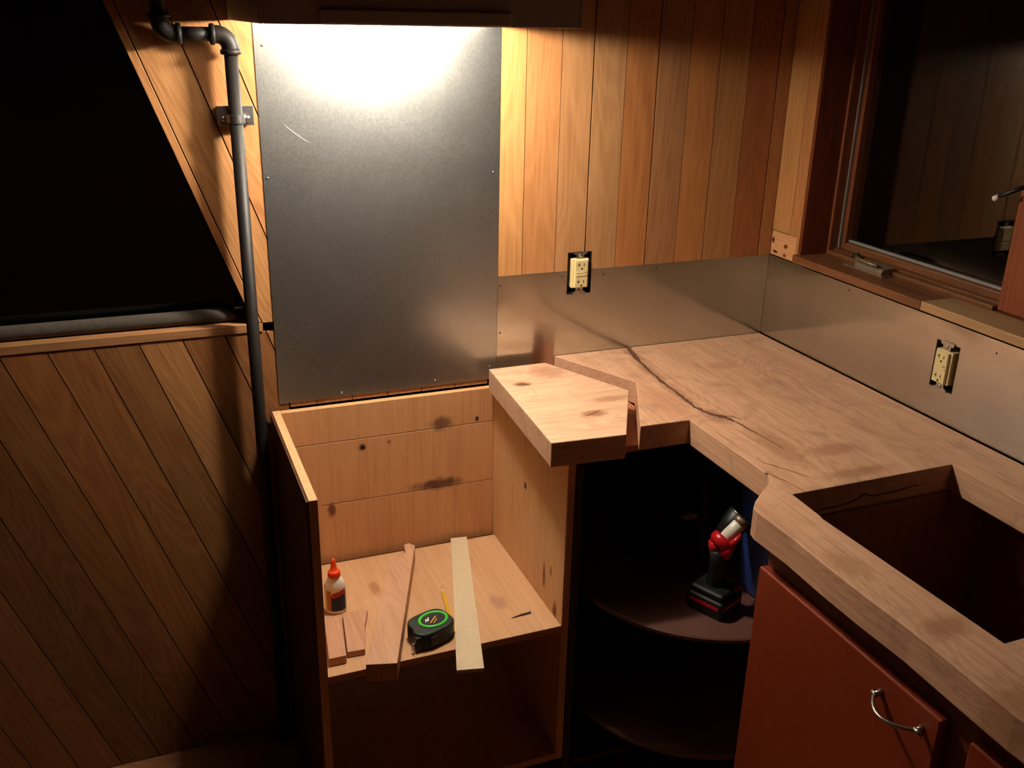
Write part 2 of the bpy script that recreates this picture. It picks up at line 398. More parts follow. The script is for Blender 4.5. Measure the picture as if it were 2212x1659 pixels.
win2 = bpy.data.objects.new('window_2', None); C.objects.link(win2); struct(win2); win2.location = (-2.0, 0.07, 1.062)
slab('pane', [(-2.615, 1.066), (xd(1.066, e0-0.004), 1.066), (xd(2.295, e0-0.004), 2.295), (-2.615, 2.295)], 0.066, 0.071, 'y', 'glass', win2)
roll_pts = [(-2.6+i*0.0512, 0.034, 1.0775) for i in range(25)]
bm = B(); n = len(roll_pts)
add_tube(bm, roll_pts+[(-1.355, 0.034, 1.076), (-1.338, 0.034, 1.072), (-1.328, 0.034, 1.068)], [0.0150]*n+[0.0135, 0.009, 0.003], 14)
tag(obj('padded_roll', bm, 'roll', smooth=True), 'grey rounded roll lying along the ledge of the sloped window', 'roll')

# right wall : wall body, with the casement window opening
bm = B()
WY0, WY1, WZ0, WZ1 = -0.112, -1.30, 1.129, 2.02
add_box(bm, 0.05, 0.16, -3.6, 0.1, 0, 1.128)
add_box(bm, 0.05, 0.16, -3.6, 0.1, WZ1, ZC)
add_box(bm, 0.05, 0.16, WY0+0.001, 0.1, 1.128, WZ1)
add_box(bm, 0.05, 0.16, -3.6, WY1, 1.128, WZ1)
add_box(bm, 0.0, 0.05, -3.6, -2.01, 0, ZC)
add_box(bm, 0.0, 0.05, -2.01, WY1-0.002, 1.14, ZC)
add_box(bm, 0.0, 0.05, WY1, -0.001, WZ1+0.04, ZC)
wall_right = struct(obj('wall_right', bm, 'roomwall'))
slab('board', [(-0.0015, 1.1895), (-0.0715, 1.1895), (-0.0715, 2.06), (-0.0015, 2.06)], -0.001, 0.02, 'x', 'trim', wall_right, tint=(1.04, 1.02, 0.90))
slab('board', [(-0.0015, 1.126), (-0.1005, 1.126), (-0.1005, 1.187), (-0.0015, 1.187)], -0.001, 0.02, 'x', 'raw', wall_right, bevel=0.001, seg=1)

# casement window
win1 = bpy.data.objects.new('window_1', None); C.objects.link(win1); struct(win1); win1.location = (0.09, -0.6, 1.148)
# casing strip standing beside the opening, its face leaning proud
slab('casing', [(-0.0735, 1.188), (-0.101, 1.188), (-0.101, 1.1435), (-0.112, 1.1435), (-0.112, 2.06), (-0.0735, 2.06)], -0.0015, 0.02, 'x', 'trim', win1, tint=(1.0, 0.88, 0.80))
box('jamb', 0.0, 0.078, -0.1205, -0.1125, 1.147, 2.02, 'redwood', win1, tint=(0.75, 0.62, 0.6))
box('stop', 0.078, 0.104, -0.1275, -0.1125, 1.148, 2.02, 'redwood', win1, bevel=0.001, seg=1)
box('weatherstrip', 0.104, 0.110, -0.1305, -0.1125, 1.155, 2.02, 'gasket', win1)
box('sash_stile', 0.112, 0.150, -0.142, -0.1125, 1.160, 2.02, 'redwood', win1, bevel=0.0015, seg=1)
bm = B(); add_box(bm, -0.014, 0.075, -0.5385, -0.108, 1.129, 1.148); add_box(bm, 0.0751, 0.16, -1.30, -0.1125, 1.129, 1.148)
obj('sill', bm, 'redwood_y', win1, bevel=0.0018)
box('sill_board', -0.0145, 0.0745, -2.0, -0.5395, 1.1295, 1.1490, 'pale_y', win1, bevel=0.0015)
box('rail', 0.0755, 0.090, -0.6375, -0.1205, 1.1482, 1.158, 'redwood_y', win1, bevel=0.002)
box('rail', 0.0915, 0.108, -0.6375, -0.128, 1.1482, 1.163, 'redwood_y', win1, bevel=0.002, tint=(0.8, 0.75, 0.7))
box('sash_rail', 0.112, 0.150, -0.6375, -0.142, 1.150, 1.178, 'redwood_y', win1, bevel=0.004)
box('glazing_bead', 0.122, 0.136, -0.6375, -0.142, 1.178, 1.184, 'gasket', win1, bevel=0.002)
box('pane', 0.128, 0.132, -0.638, -0.140, 1.178, 2.0, 'glass', win1)
box('mullion', 0.086, 0.150, -0.722, -0.638, 1.149, 2.02, 'redwood', win1, bevel=0.003, tint=(1.15, 1.0, 0.9))
box('sash_rail', 0.112, 0.150, -1.288, -0.722, 1.150, 1.178, 'redwood_y', win1, bevel=0.004)
box('pane', 0.128, 0.132, -1.29, -0.722, 1.178, 2.0, 'glass', win1)
box('jamb', 0.0, 0.150, -1.2995, -1.29, 1.149, 2.02, 'redwood', win1)
box('head', 0.0, 0.150, -1.2995, -0.1125, 2.0, 2.02, 'redwood_y', win1)
# lock lever on the mullion
lk = box('lock_plate', 0.080, 0.086, -0.668, -0.650, 1.372, 1.42, 'silver', win1, bevel=0.002)
tube('lever', [(0.078, -0.659, 1.400), (0.066, -0.655, 1.397), (0.058, -0.646, 1.390), (0.054, -0.630, 1.381), (0.054, -0.618, 1.375)], [0.005, 0.005, 0.0045, 0.004, 0.004], 'black', lk, seg=10)
tube('lever_tip', [(0.054, -0.6185, 1.3752), (0.054, -0.608, 1.369)], [0.0052, 0.0058], 'lens', lk, seg=10)

# crank operator on the sill
ck = thing('window_crank', 'metal casement crank operator sitting on the red wood window sill', 'window crank', (0.062, -0.30, 1.148))
bm = B(); add_slab(bm, [(0.044, 1.148), (0.098, 1.148), (0.098, 1.160), (0.082, 1.1665), (0.050, 1.164), (0.044, 1.158)], [], -0.352, -0.262, 'y'); obj('housing', bm, 'beige', ck, bevel=0.002)
box('base_plate', 0.040, 0.100, -0.360, -0.230, 1.1481, 1.1505, 'beige', ck, bevel=0.001)
tube('spindle', [(0.070, -0.247, 1.150), (0.066, -0.247, 1.166)], 0.006, 'beige', ck, seg=12)
tube('handle', [(0.066, -0.247, 1.168), (0.048, -0.262, 1.1705), (0.046, -0.30, 1.1695), (0.046, -0.335, 1.169)], [0.0045, 0.0045, 0.004, 0.004], 'beige', ck, seg=10)
tube('knob', [(0.084, -0.215, 1.160), (0.074, -0.236, 1.170)], [0.0075, 0.006], 'graphite', ck, seg=12)

# ------------------------------------------------------------------ steel sheets
ss = thing('steel_sheet', 'tall dull galvanised steel sheet fixed to the wall behind the stove gap', 'steel sheet', (-1.0, -0.001, 0.8734))
box('sheet', XL, XR, -0.0022, -0.0002, 0.8734, 1.80, 'steel', ss)
for x, z in ((-0.762, 1.36), (-1.250, 1.366), (-0.900, 0.886), (-1.243, 1.62), (-0.765, 0.905), (-1.12, 0.882)):
    lathe('nail', [(0.0028, 0), (0.0026, 0.0008), (0.0012, 0.0014), (0.0, 0.0015)], (0, 0, 0), 'galv', ss, 10, xf=Matrix.Translation((x, -0.0022, z)) @ Matrix.Rotation(math.pi/2, 4, 'X'))
bm = B(); sc = [(-1.216, 1.477), (-1.203, 1.464), (-1.187, 1.451), (-1.169, 1.438), (-1.149, 1.427)]
add_tube(bm, [(x, -0.0023, z) for x, z in sc], [0.0001, 0.00035, 0.00035, 0.0003, 0.0001], 6); obj('scratch', bm, 'galv', ss, smooth=True)

b1 = thing('backsplash_panel', 'low stainless backsplash strip behind the counter on the plank wall, notched around an outlet', 'backsplash', (-0.37, -0.001, CT), group='stainless backsplash strips')
slab('sheet', [(XR+0.0008, 0.868), (-0.0025, 0.868), (-0.0025, 1.1226), (HX1, 1.1226), (HX1, HZ0), (HX0, HZ0), (HX0, 1.1226), (XR+0.0008, 1.1226)], -0.0017, -0.0002, 'y', 'splash', b1)
for x, z in ((-0.331, 1.113), (-0.476, 1.107), (-0.586, 1.111), (-0.740, 0.986), (-0.742, 1.10)):
    lathe('nail', [(0.0022, 0), (0.002, 0.0006), (0.0, 0.001)], (0, 0, 0), 'slot', b1, 10, xf=Matrix.Translation((x, -0.0017, z)) @ Matrix.Rotation(math.pi/2, 4, 'X'))
b2 = thing('backsplash_panel', 'long stainless backsplash strip under the window, with an outlet cut into it', 'backsplash', (-0.001, -0.9, CT), group='stainless backsplash strips')
RY0, RY1, RZ0, RZ1 = -0.588, -0.650, 0.981, 1.081
slab('sheet', [(-0.0025, 0.9145), (-2.0, 0.9145), (-2.0, 1.1225), (-0.15, 1.1225), (-0.13, 1.1245), (-0.0025, 1.1245)], -0.0022, -0.0014, 'x', 'splash', b2, holes=[[(RY0, RZ0), (RY1, RZ0), (RY1, RZ1), (RY0, RZ1)]])
for y, z in ((-0.31, 1.11), (-0.735, 1.098)):
    lathe('nail', [(0.0022, 0), (0.002, 0.0006), (0.0, 0.001)], (0, 0, 0), 'slot', b2, 10, xf=Matrix.Translation((-0.0022, y, z)) @ Matrix.Rotation(-math.pi/2, 4, 'Y'))

# ------------------------------------------------------------------ outlets (local frame: x right, y out of wall towards room = -y, z up)
def outlet(name, label, c, yaw, skew=0.0):
    t = thing(name, label, 'outlet', c, group='wall outlets without cover plates', rotz=yaw)
    def lb(nm, x0, x1, y0, y1, z0, z1, mat, par=None, bevel=0.0):
        bm = B(); add_box(bm, x0, x1, y0, y1, z0, z1); return obj(nm, bm, mat, par or t, local=True, bevel=bevel)
    # recessed metal box
    bm = B(); w_, h_, d_, th = 0.0305, 0.0495, 0.040, 0.0015
    add_box(bm, -w_, -w_+th, 0.001, d_, -h_, h_); add_box(bm, w_-th, w_, 0.001, d_, -h_, h_)
    add_box(bm, -w_, w_, 0.001, d_, -h_, -h_+th); add_box(bm, -w_, w_, 0.001, d_, h_-th, h_); add_box(bm, -w_, w_, d_-th, d_, -h_, h_)
    obj('electrical_box', bm, 'pipe', t, local=True)
    # metal strap with plaster ears
    for s in (-1, 1):
        bm = B(); add_slab(bm, [(-0.009, s*0.034), (0.009, s*0.034), (0.010, s*0.044), (0.017, s*0.0465), (0.017, s*0.0525), (-0.017, s*0.0525), (-0.017, s*0.0465), (-0.010, s*0.044)], [], -0.003, -0.0018, 'y')
        st = obj('mounting_strap', bm, 'galv', t, local=True)
        bm = B(); add_lathe(bm, [(0.004, 0), (0.0038, 0.0012), (0.001, 0.0018), (0, 0.0018)], seg=12, mat=Matrix.Translation((0, -0.003, s*0.0425)) @ Matrix.Rotation(math.pi/2, 4, 'X'))
        obj('screw', bm, 'galv', st, local=True, smooth=True)
    b = lb('body', -0.0215, 0.0215, -0.006, 0.028, -0.0350, 0.0350, 'ivory', bevel=0.0015)
    f = lb('face', -0.0163, 0.0163, -0.0125, -0.006, -0.0330, 0.0330, 'ivory', bevel=0.0012)
    for s in (-1, 1):
        zc = s*0.0205
        lb('slot', 0.0052, 0.0070, -0.01275, -0.0124, zc-0.002, zc+0.0055, 'slot', f)
        lb('slot', -0.0070, -0.0052, -0.01275, -0.0124, zc-0.002, zc+0.0065, 'slot', f)
        lb('slot', -0.0112, -0.0070, -0.01275, -0.0124, zc+0.0012, zc+0.003, 'slot', f)
        bm = B(); add_lathe(bm, [(0.0024, 0), (0.0024, 0.0003)], seg=12, mat=Matrix.Translation((0.0006, -0.0124, zc-0.0075)) @ Matrix.Rotation(math.pi/2, 4, 'X'))
        obj('slot', bm, 'slot', f, local=True)
    lb('button', -0.0140, 0.0080, -0.0136, -0.0124, 0.0012, 0.0060, 'ivory', f, bevel=0.0006)
    lb('button', -0.0140, 0.0140, -0.0136, -0.0124, -0.0050, 0.0002, 'ivory', f, bevel=0.0006)
    lb('indicator', 0.0105, 0.0118, -0.0128, -0.0124, 0.0018, 0.0056, 'slot', f)
    return t
outlet('wall_outlet', 'ivory outlet without cover plate on the plank wall above the counter', (-0.5405, -0.001, 1.1155), 0.0)
outlet('wall_outlet', 'ivory outlet without cover plate in the backsplash under the window', (-0.0025, -0.619, 1.031), -math.pi/2)

# ------------------------------------------------------------------ range hood with its bulb
HL, HR, HF, HB = -1.303, -0.767, -0.435, -0.0025
hd = thing('range_hood', 'dark range hood above the steel sheet with its light switched on', 'range hood', (-1.035, -0.2, 1.665))
bm = B(); th = 0.006
add_box(bm, HL, HL+th, HF, -0.0004, 1.665, 1.82); add_box(bm, HR-th, HR, HF, HB, 1.665, 1.82)
add_box(bm, HL+th, HR-th, HF, HF+th, 1.665, 1.82); add_box(bm, HL+th, HR-th, HB-0.004, HB, 1.665, 1.82); add_box(bm, HL, HR, HF, HB, 1.82, 1.826)
obj('shell', bm, 'hood', hd, bevel=0.0015, seg=2)
box('front_lip', HL+0.09, HR-0.13, HF-0.007, HF-0.0002, 1.6655, 1.688, 'hood', hd, bevel=0.003, seg=3)
box('liner', HL+th+0.001, HR-th-0.001, HF+th+0.001, HB-0.005, 1.752, 1.758, 'hood_in', hd)
box('grease_filter', -1.22, -0.86, -0.19, -0.04, 1.742, 1.751, 'galv', hd)
LX, LY, LZ = -0.965, -0.245, 1.696
tube('bulb_socket', [(LX+0.055, LY, LZ+0.002), (LX+0.10, LY, LZ+0.004)], 0.016, 'lens', hd, seg=18)
box('socket_bracket', LX+0.075, LX+0.095, LY-0.012, LY+0.012, LZ+0.015, 1.752, 'galv', hd)
bm = B()
prof = [(0.0, -0.058), (0.010, -0.056), (0.017, -0.050), (0.0205, -0.038), (0.0205, -0.020), (0.018, 0.0), (0.014, 0.030), (0.0125, 0.052), (0.0, 0.053)]
add_lathe(bm, prof, seg=24, mat=Matrix.Translation((LX, LY, LZ)) @ Matrix.Rotation(math.pi/2, 4, 'Y'))
obj('bulb', bm, 'bulb', hd, smooth=True)

# ------------------------------------------------------------------ iron pipe
PX, PY, PR = -1.3065, -0.0385, 0.0128
pp = thing('iron_pipe', 'dark iron pipe strapped to the wall, rising beside the steel sheet', 'pipe', (PX, PY, 0))
ZE = 1.640; XE = -1.428
tube('pipe_section', [(PX, PY, 0.001), (PX, PY, ZE-0.030)], PR, 'pipe', pp, seg=24)
tube('pipe_section', [(PX-0.030, PY, ZE), (XE+0.030, PY, ZE)], PR, 'pipe', pp, seg=24)
tube('pipe_section', [(XE, PY, ZE+0.030), (XE, PY, ZC-0.002)], PR, 'pipe', pp, seg=24)
def elbow(c, sx, sz):
    bm = B(); R0 = 0.024; arc = []
    for i in range(9):
        a = math.pi/2*i/8
        arc.append((c[0]+sx*(R0-R0*math.sin(a)), c[1], c[2]+sz*(R0-R0*math.cos(a))))
    arc = [(c[0]+sx*0.030, c[1], c[2])]+arc+[(c[0], c[1], c[2]+sz*0.030)]
    add_tube(bm, arc, PR+0.0035, 22)
    e = obj('elbow', bm, 'pipe', pp, smooth=True)
    tube('collar', [(c[0]+sx*0.026, c[1], c[2]), (c[0]+sx*0.028, c[1], c[2]), (c[0]+sx*0.034, c[1], c[2]), (c[0]+sx*0.036, c[1], c[2])], [PR+0.004, PR+0.0065, PR+0.0065, PR+0.004], 'pipe', e, seg=22)
    tube('collar', [(c[0], c[1], c[2]+sz*0.026), (c[0], c[1], c[2]+sz*0.028), (c[0], c[1], c[2]+sz*0.034), (c[0], c[1], c[2]+sz*0.036)], [PR+0.004, PR+0.0065, PR+0.0065, PR+0.004], 'pipe', e, seg=22)
elbow((PX, PY, ZE), -1, -1)
elbow((XE, PY, ZE), 1, 1)
# strap and its standoff plate
zs = 1.491
pl = box('strap_plate', PX-0.034, PX+0.036, -0.0215, -0.0185, zs-0.018, zs+0.019, 'galv', pp, bevel=0.001)
box('standoff_block', PX-0.030, PX+0.032, -0.0184, -0.0003, zs-0.016, zs+0.017, 'galv', pl, bevel=0.001)
bm = B(); rr = PR+0.0022
arc = [(PX-0.027, -0.0235), (PX-rr-0.004, -0.0235)]+[(PX-rr*math.cos(a), PY+0.001-rr*math.sin(a)) for a in [math.pi*i/12 for i in range(13)]]+[(PX+rr+0.004, -0.0235), (PX+0.027, -0.0235)]
for i in range(len(arc)-1):
    (xa, ya), (xb, yb) = arc[i], arc[i+1]
    d = Vector((xb-xa, yb-ya, 0)).normalized(); nrm = Vector((-d.y, d.x, 0))*0.0012
    vs = []
    for z in (zs-0.012, zs+0.004):
        for (x, y) in ((xa, ya), (xb, yb)):
            for s in (-1, 1): vs.append(bm.verts.new((x+s*nrm.x, y+s*nrm.y, z)))
    for f in ((0, 1, 3, 2), (4, 6, 7, 5), (0, 2, 6, 4), (1, 5, 7, 3), (0, 4, 5, 1), (2, 3, 7, 6)): bm.faces.new([vs[i] for i in f])
sp_ = obj('strap', bm, 'galv', pp)
for s in (-1, 1):
    lathe('screw', [(0.0055, 0), (0.0052, 0.002), (0.003, 0.0038), (0, 0.0042)], (0, 0, 0), 'galv', sp_, 14, xf=Matrix.Translation((PX+s*0.023, -0.0245, zs-0.004)) @ Matrix.Rotation(math.pi/2, 4, 'X'))

# ------------------------------------------------------------------ countertop slab with sink cut-out
curve = [(-0.4915, -0.700), (-0.4905, -0.722), (-0.5000, -0.742), (-0.5220, -0.762), (-0.5470, -0.780), (-0.5740, -0.802), (-0.5900, -0.820), (-0.5945, -0.838)]
front = []
for i in range(1, 14): front.append((-0.5945+0.0025*math.sin(i*1.9)+0.0015*math.sin(i*0.7), -0.838-i*0.0885))
outer = [(-0.0075, -0.0035), (-0.599, -0.0035), (-0.4945, -0.226), (-0.6065, -0.4525), (-0.4935, -0.4565), (-0.4925, -0.58)]+curve+front+[(-0.0075, front[-1][1])]
hole = [(-0.4965, -0.803), (-0.134, -0.802), (-0.139, -1.256), (-0.493, -1.2555), (-0.503, -0.892), (-0.5005, -0.884)]
ct = thing('countertop', 'thick pale maple slab countertop in the corner with a dark crack and sink cut-out', 'countertop', (-0.3, -0.6, CB))
slab('slab', outer, CB, CT, 'z', 'maple', ct, holes=[hole], bevel=0.0018)
def crack(name, pts, ws, parent, z=CT):
    bm = B(); L = []
    for i, (p, wd) in enumerate(zip(pts, ws)):
        a, b = Vector(pts[max(i-1, 0)]), Vector(pts[min(i+1, len(pts)-1)]); d = (b-a).normalized(); n_ = Vector((-d.y, d.x))
        L.append((bm.verts.new((p[0]+n_.x*wd/2, p[1]+n_.y*wd/2, z+0.0003)), bm.verts.new((p[0]-n_.x*wd/2, p[1]-n_.y*wd/2, z+0.0003)), bm.verts.new((p[0], p[1], z-0.004))))
    for i in range(len(L)-1):
        a, b = L[i], L[i+1]
        bm.faces.new((a[0], b[0], b[1], a[1])); bm.faces.new((a[1], b[1], b[2], a[2])); bm.faces.new((a[2], b[2], b[0], a[0]))
    return obj(name, bm, 'crack', parent)
def densify(pts, ws, n=7, jit=0.0016):
    P, Wd = [], []
    for i in range(len(pts)-1):
        for j in range(n):
            t = j/n; s = 0 if (i == 0 and j == 0) else jit
            P.append((pts[i][0]*(1-t)+pts[i+1][0]*t+random.uniform(-s, s), pts[i][1]*(1-t)+pts[i+1][1]*t+random.uniform(-s, s)))
            Wd.append((ws[i]*(1-t)+ws[i+1]*t)*random.uniform(0.65, 1.35))
    P.append(pts[-1]); Wd.append(ws[-1]); return P, Wd
P_, W_ = densify([(-0.397, -0.005), (-0.418, -0.087), (-0.436, -0.23), (-0.443, -0.34), (-0.447, -0.401), (-0.436, -0.445), (-0.418, -0.468), (-0.409, -0.497), (-0.402, -0.56), (-0.395, -0.64)],
                 [0.013, 0.011, 0.009, 0.008, 0.008, 0.011, 0.013, 0.005, 0.003, 0.001])
crack('crack', P_, W_, ct)
P_, W_ = densify([(-0.425, -0.455), (-0.398, -0.470), (-0.390, -0.490)], [0.004, 0.003, 0.001], 4); crack('crack', P_, W_, ct)
P_, W_ = densify([(-0.468, -0.655), (-0.470, -0.679), (-0.448, -0.715), (-0.42, -0.77)], [0.0008, 0.002, 0.0022, 0.0006], 4); crack('crack', P_, W_, ct)
P_, W_ = densify([(-0.491, -0.716), (-0.478, -0.75), (-0.470, -0.80)], [0.0016, 0.0018, 0.0005], 4); crack('crack', P_, W_, ct)

tube('crack', [(-0.452, -0.8028, 0.868), (-0.425, -0.8028, 0.872), (-0.395, -0.8028, 0.871), (-0.36, -0.8026, 0.876), (-0.335, -0.8026, 0.887), (-0.318, -0.8026, 0.880), (-0.27, -0.8024, 0.879), (-0.22, -0.8022, 0.884), (-0.19, -0.8022, 0.882)],
     [0.0004, 0.0016, 0.0018, 0.0016, 0.0022, 0.0016, 0.0018, 0.0012, 0.0004], 'crack', ct, seg=6)

off = thing('countertop_offcut', 'loose arrow-ended maple slab piece resting on the open cabinet beside the countertop', 'slab', (-0.7, -0.3, CB))
slab('slab', [(-0.782, -0.042), (-0.640, -0.041), (-0.534, -0.267), (-0.652, -0.479), (-0.810, -0.469)], CB+0.0004, CT, 'z', 'maple_off', off, bevel=0.0018)
P_, W_ = densify([(-0.757, -0.152), (-0.742, -0.157), (-0.731, -0.169)], [0.003, 0.008, 0.001], 4); crack('knot', P_, W_, off)
P_, W_ = densify([(-0.690, -0.368), (-0.668, -0.361), (-0.648, -0.352)], [0.001, 0.003, 0.001], 4); crack('knot', P_, W_, off)

# ------------------------------------------------------------------ open stove cabinet
BL, BR, BF, BK = -1.277, -0.7445, -0.449, -0.008
cab = thing('open_cabinet', 'open-topped plywood base cabinet with one shelf, below the steel sheet', 'cabinet', (-1.01, -0.23, 0.0))
tp = 0.0165
box('side_panel', BL, BL+tp, BF, BK, 0.11, CB-0.0005, 'ply_side', cab, bevel=0.0008, seg=1)
s2 = box('side_panel', BR-tp, BR, BF, BK, 0.11, CB, 'ply_side', cab, bevel=0.0008, seg=1)
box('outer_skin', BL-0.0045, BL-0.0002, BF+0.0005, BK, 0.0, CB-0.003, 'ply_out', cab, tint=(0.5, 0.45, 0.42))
bp = bpy.data.objects.new('back_panel', None); C.objects.link(bp); bp.parent = cab; bp.location = (0, 0.206, 0.5)
x0, x1 = BL+tp+0.0003, BR-tp-0.0003
for za, zb in ((0.774, CB-0.001), (0.618, 0.7728), (0.462, 0.6168), (0.306, 0.4608), (0.112, 0.3048)):
    box('board', x0, x1, -0.0242, BK, za, zb, 'ply_back', bp, bevel=0.0008, seg=1)
box('shelf', x0, x1, BF, -0.040, 0.4535, 0.470, 'ply_shelf', cab, bevel=0.0008, seg=1)
box('bottom_panel', x0, x1, BF, -0.0245, 0.1105, 0.128, 'ply_shelf', cab, bevel=0.0008, seg=1)
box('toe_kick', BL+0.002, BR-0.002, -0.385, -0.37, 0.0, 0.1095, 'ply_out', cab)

# ------------------------------------------------------------------ corner cabinet with rotating shelves
cc = thing('corner_cabinet', 'dark doorless corner cabinet with round rotating shelves under the countertop', 'cabinet', (-0.38, -0.4, 0.0))
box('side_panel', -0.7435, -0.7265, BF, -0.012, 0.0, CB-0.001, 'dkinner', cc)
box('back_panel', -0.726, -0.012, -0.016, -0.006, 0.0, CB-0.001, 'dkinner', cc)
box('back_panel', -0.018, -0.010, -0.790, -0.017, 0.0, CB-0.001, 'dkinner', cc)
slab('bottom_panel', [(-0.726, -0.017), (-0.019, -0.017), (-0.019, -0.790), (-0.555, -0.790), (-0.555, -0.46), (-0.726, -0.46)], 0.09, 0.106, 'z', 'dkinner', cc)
box('corner_brace', -0.722, -0.499, -0.425, -0.03, CB-0.016, CB-0.0015, 'inner', cc)
SX, SY, SR = -0.39, -0.389, 0.3135
def disc(z, r):
    lathe('rotating_shelf', [(0.0, z-0.012), (r-0.003, z-0.012), (r, z-0.009), (r, z-0.003), (r-0.003, z), (0.0, z)], (SX, SY, 0), 'susan', cc, 72, smooth=False)
disc(0.530, SR); disc(0.235, SR)
tube('pole', [(SX, SY, 0.107), (SX, SY, CB-0.026)], 0.012, 'dkinner', cc, seg=16)

# ------------------------------------------------------------------ sink cabinet
sk = thing('sink_cabinet', 'red brown cabinet under the sink cut-out with flat slab doors', 'cabinet', (-0.3, -1.3, 0.0))
YS, YE = -0.8355, -1.985
box('side_panel', -0.515, -0.02, -0.8075, -0.7915, 0.0, CB-0.001, 'inner', sk)
box('side_panel', -0.540, -0.02, YE, YE+0.016, 0.0, CB-0.001, 'inner', sk)
box('back_panel', -0.028, -0.0185, YE+0.017, -0.808, 0.10, CB-0.001, 'inner', sk)
box('bottom_panel', -0.540, -0.029, YE+0.017, -0.808, 0.10, 0.116, 'inner', sk)
bm = B()
for a, b, c, d in ((YS-0.001, YS-0.036, 0.10, CB-0.001), (YE, YE+0.036, 0.10, CB-0.001), (-1.236, -1.318, 0.10, CB-0.001), (YS-0.036, -1.236, 0.795, CB-0.001), (-1.318, YE+0.036, 0.795, CB-0.001), (YS-0.036, -1.236, 0.10, 0.13), (-1.318, YE+0.036, 0.10, 0.13)):
    add_box(bm, -0.557, -0.5405, min(a, b), max(a, b), c, d)
obj('face_frame', bm, 'frame', sk)
box('toe_kick', -0.50, -0.485, YE, YS, 0.0, 0.0995, 'dkinner', sk)
d1 = box('door', -0.575, -0.5575, -1.2535, -0.8365, 0.115, 0.8055, 'door', sk, bevel=0.003)
box('door', -0.575, -0.5575, -1.72, -1.3015, 0.115, 0.8115, 'door', sk, bevel=0.003)
hp = bpy.data.objects.new('handle', None); C.objects.link(hp); hp.parent = d1
YA, YB, ZH = -1.1445, -1.226, 0.772
arcp = []
for i in range(21):
    t = i/20; y = YA+(YB-YA)*t
    arcp.append((-0.586-0.027*math.sin(math.pi*t)**0.8, y, ZH-0.001*math.sin(math.pi*t)))
bm = B(); add_tube(bm, arcp, [0.0026+0.0006*abs(math.sin(i*1.3)) for i in range(21)], 10); add_tube(bm, [(-0.586, YA+0.006, ZH), (-0.586, YA-0.004, ZH)], [0.004, 0.0034], 12); add_tube(bm, [(-0.586, YB-0.010, ZH), (-0.586, YB+0.003, ZH)], [0.0036, 0.0046], 12)
for y in (YA, YB): add_tube(bm, [(-0.5751, y, ZH), (-0.580, y, ZH), (-0.586, y, ZH)], [0.0065, 0.004, 0.004], 14)
bpy.data.objects.remove(hp)
hd_ = obj('handle', bm, 'silver', d1, smooth=True); hd_['label'] = 'silver twisted bow handle'

# ------------------------------------------------------------------ things on the cabinet shelf (top z 0.470)
ZS = 0.4702
# glue bottle
gx, gy = -1.200, -0.232
gl = thing('glue_bottle', 'small white glue bottle with an orange nozzle cap on the cabinet shelf', 'glue bottle', (gx, gy, ZS))
bm = B(); prof = [(0.0, 0), (0.0215, 0), (0.0235, 0.004), (0.0235, 0.062), (0.0215, 0.074), (0.0150, 0.084), (0.0105, 0.088), (0.0105, 0.094), (0.0, 0.094)]
add_lathe(bm, prof, (0, 0, 0), 36, 1.0, 0.68, Matrix.Rotation(-0.35, 4, 'Z')); obj('body', bm, 'gluewhite', gl, local=True, smooth=True)
bm = B(); add_lathe(bm, [(0.0, 0.088), (0.0128, 0.088), (0.0128, 0.099), (0.0110, 0.1015), (0.0072, 0.1025), (0.0058, 0.116), (0.0040, 0.126), (0.0024, 0.1295), (0.0, 0.130)], seg=24)
cap = obj('cap', bm, 'orange', gl, local=True, smooth=True)
bm = B()
for i in range(18):
    a = 2*math.pi*i/18; add_box(bm, 0.0125, 0.0134, -0.0009, 0.0009, 0.089, 0.098, Matrix.Rotation(a, 4, 'Z'))
obj('cap_ribs', bm, 'orange', cap, local=True)
def patch(nm, a0, a1, za, zb, zc, zd_, mat, gap):
    bm = B(); n_ = 12; R_ = Matrix.Rotation(-0.35, 4, 'Z'); rows = []
    for i in range(n_+1):
        t = i/n_; a = a0+(a1-a0)*t; rr = 0.0235+gap
        lo = za+(zc-za)*t; hi = zb+(zd_-zb)*t
        rows.append([bm.verts.new(R_ @ Vector((r_*math.cos(a), r_*0.68*math.sin(a), z))) for r_ in (rr, rr-gap*0.8) for z in (lo, hi)])
    for i in range(n_):
        p, q = rows[i], rows[i+1]
        bm.faces.new((p[0], q[0], q[1], p[1])); bm.faces.new((p[2], p[3], q[3], q[2])); bm.faces.new((p[0], p[2], q[2], q[0])); bm.faces.new((p[1], q[1], q[3], p[3]))
    bm.faces.new((rows[0][0], rows[0][1], rows[0][3], rows[0][2])); bm.faces.new((rows[-1][0], rows[-1][2], rows[-1][3], rows[-1][1]))
    return obj(nm, bm, mat, gl, local=True, smooth=False)
patch('label_amber', -2.35, -1.85, 0.008, 0.058, 0.008, 0.058, 'labeltan', 0.0003)
patch('label_navy', -1.85, -0.35, 0.008, 0.046, 0.010, 0.060, 'labelblue', 0.0003)
patch('label_red', -1.75, -0.45, 0.040, 0.052, 0.050, 0.062, 'labelred', 0.0006)

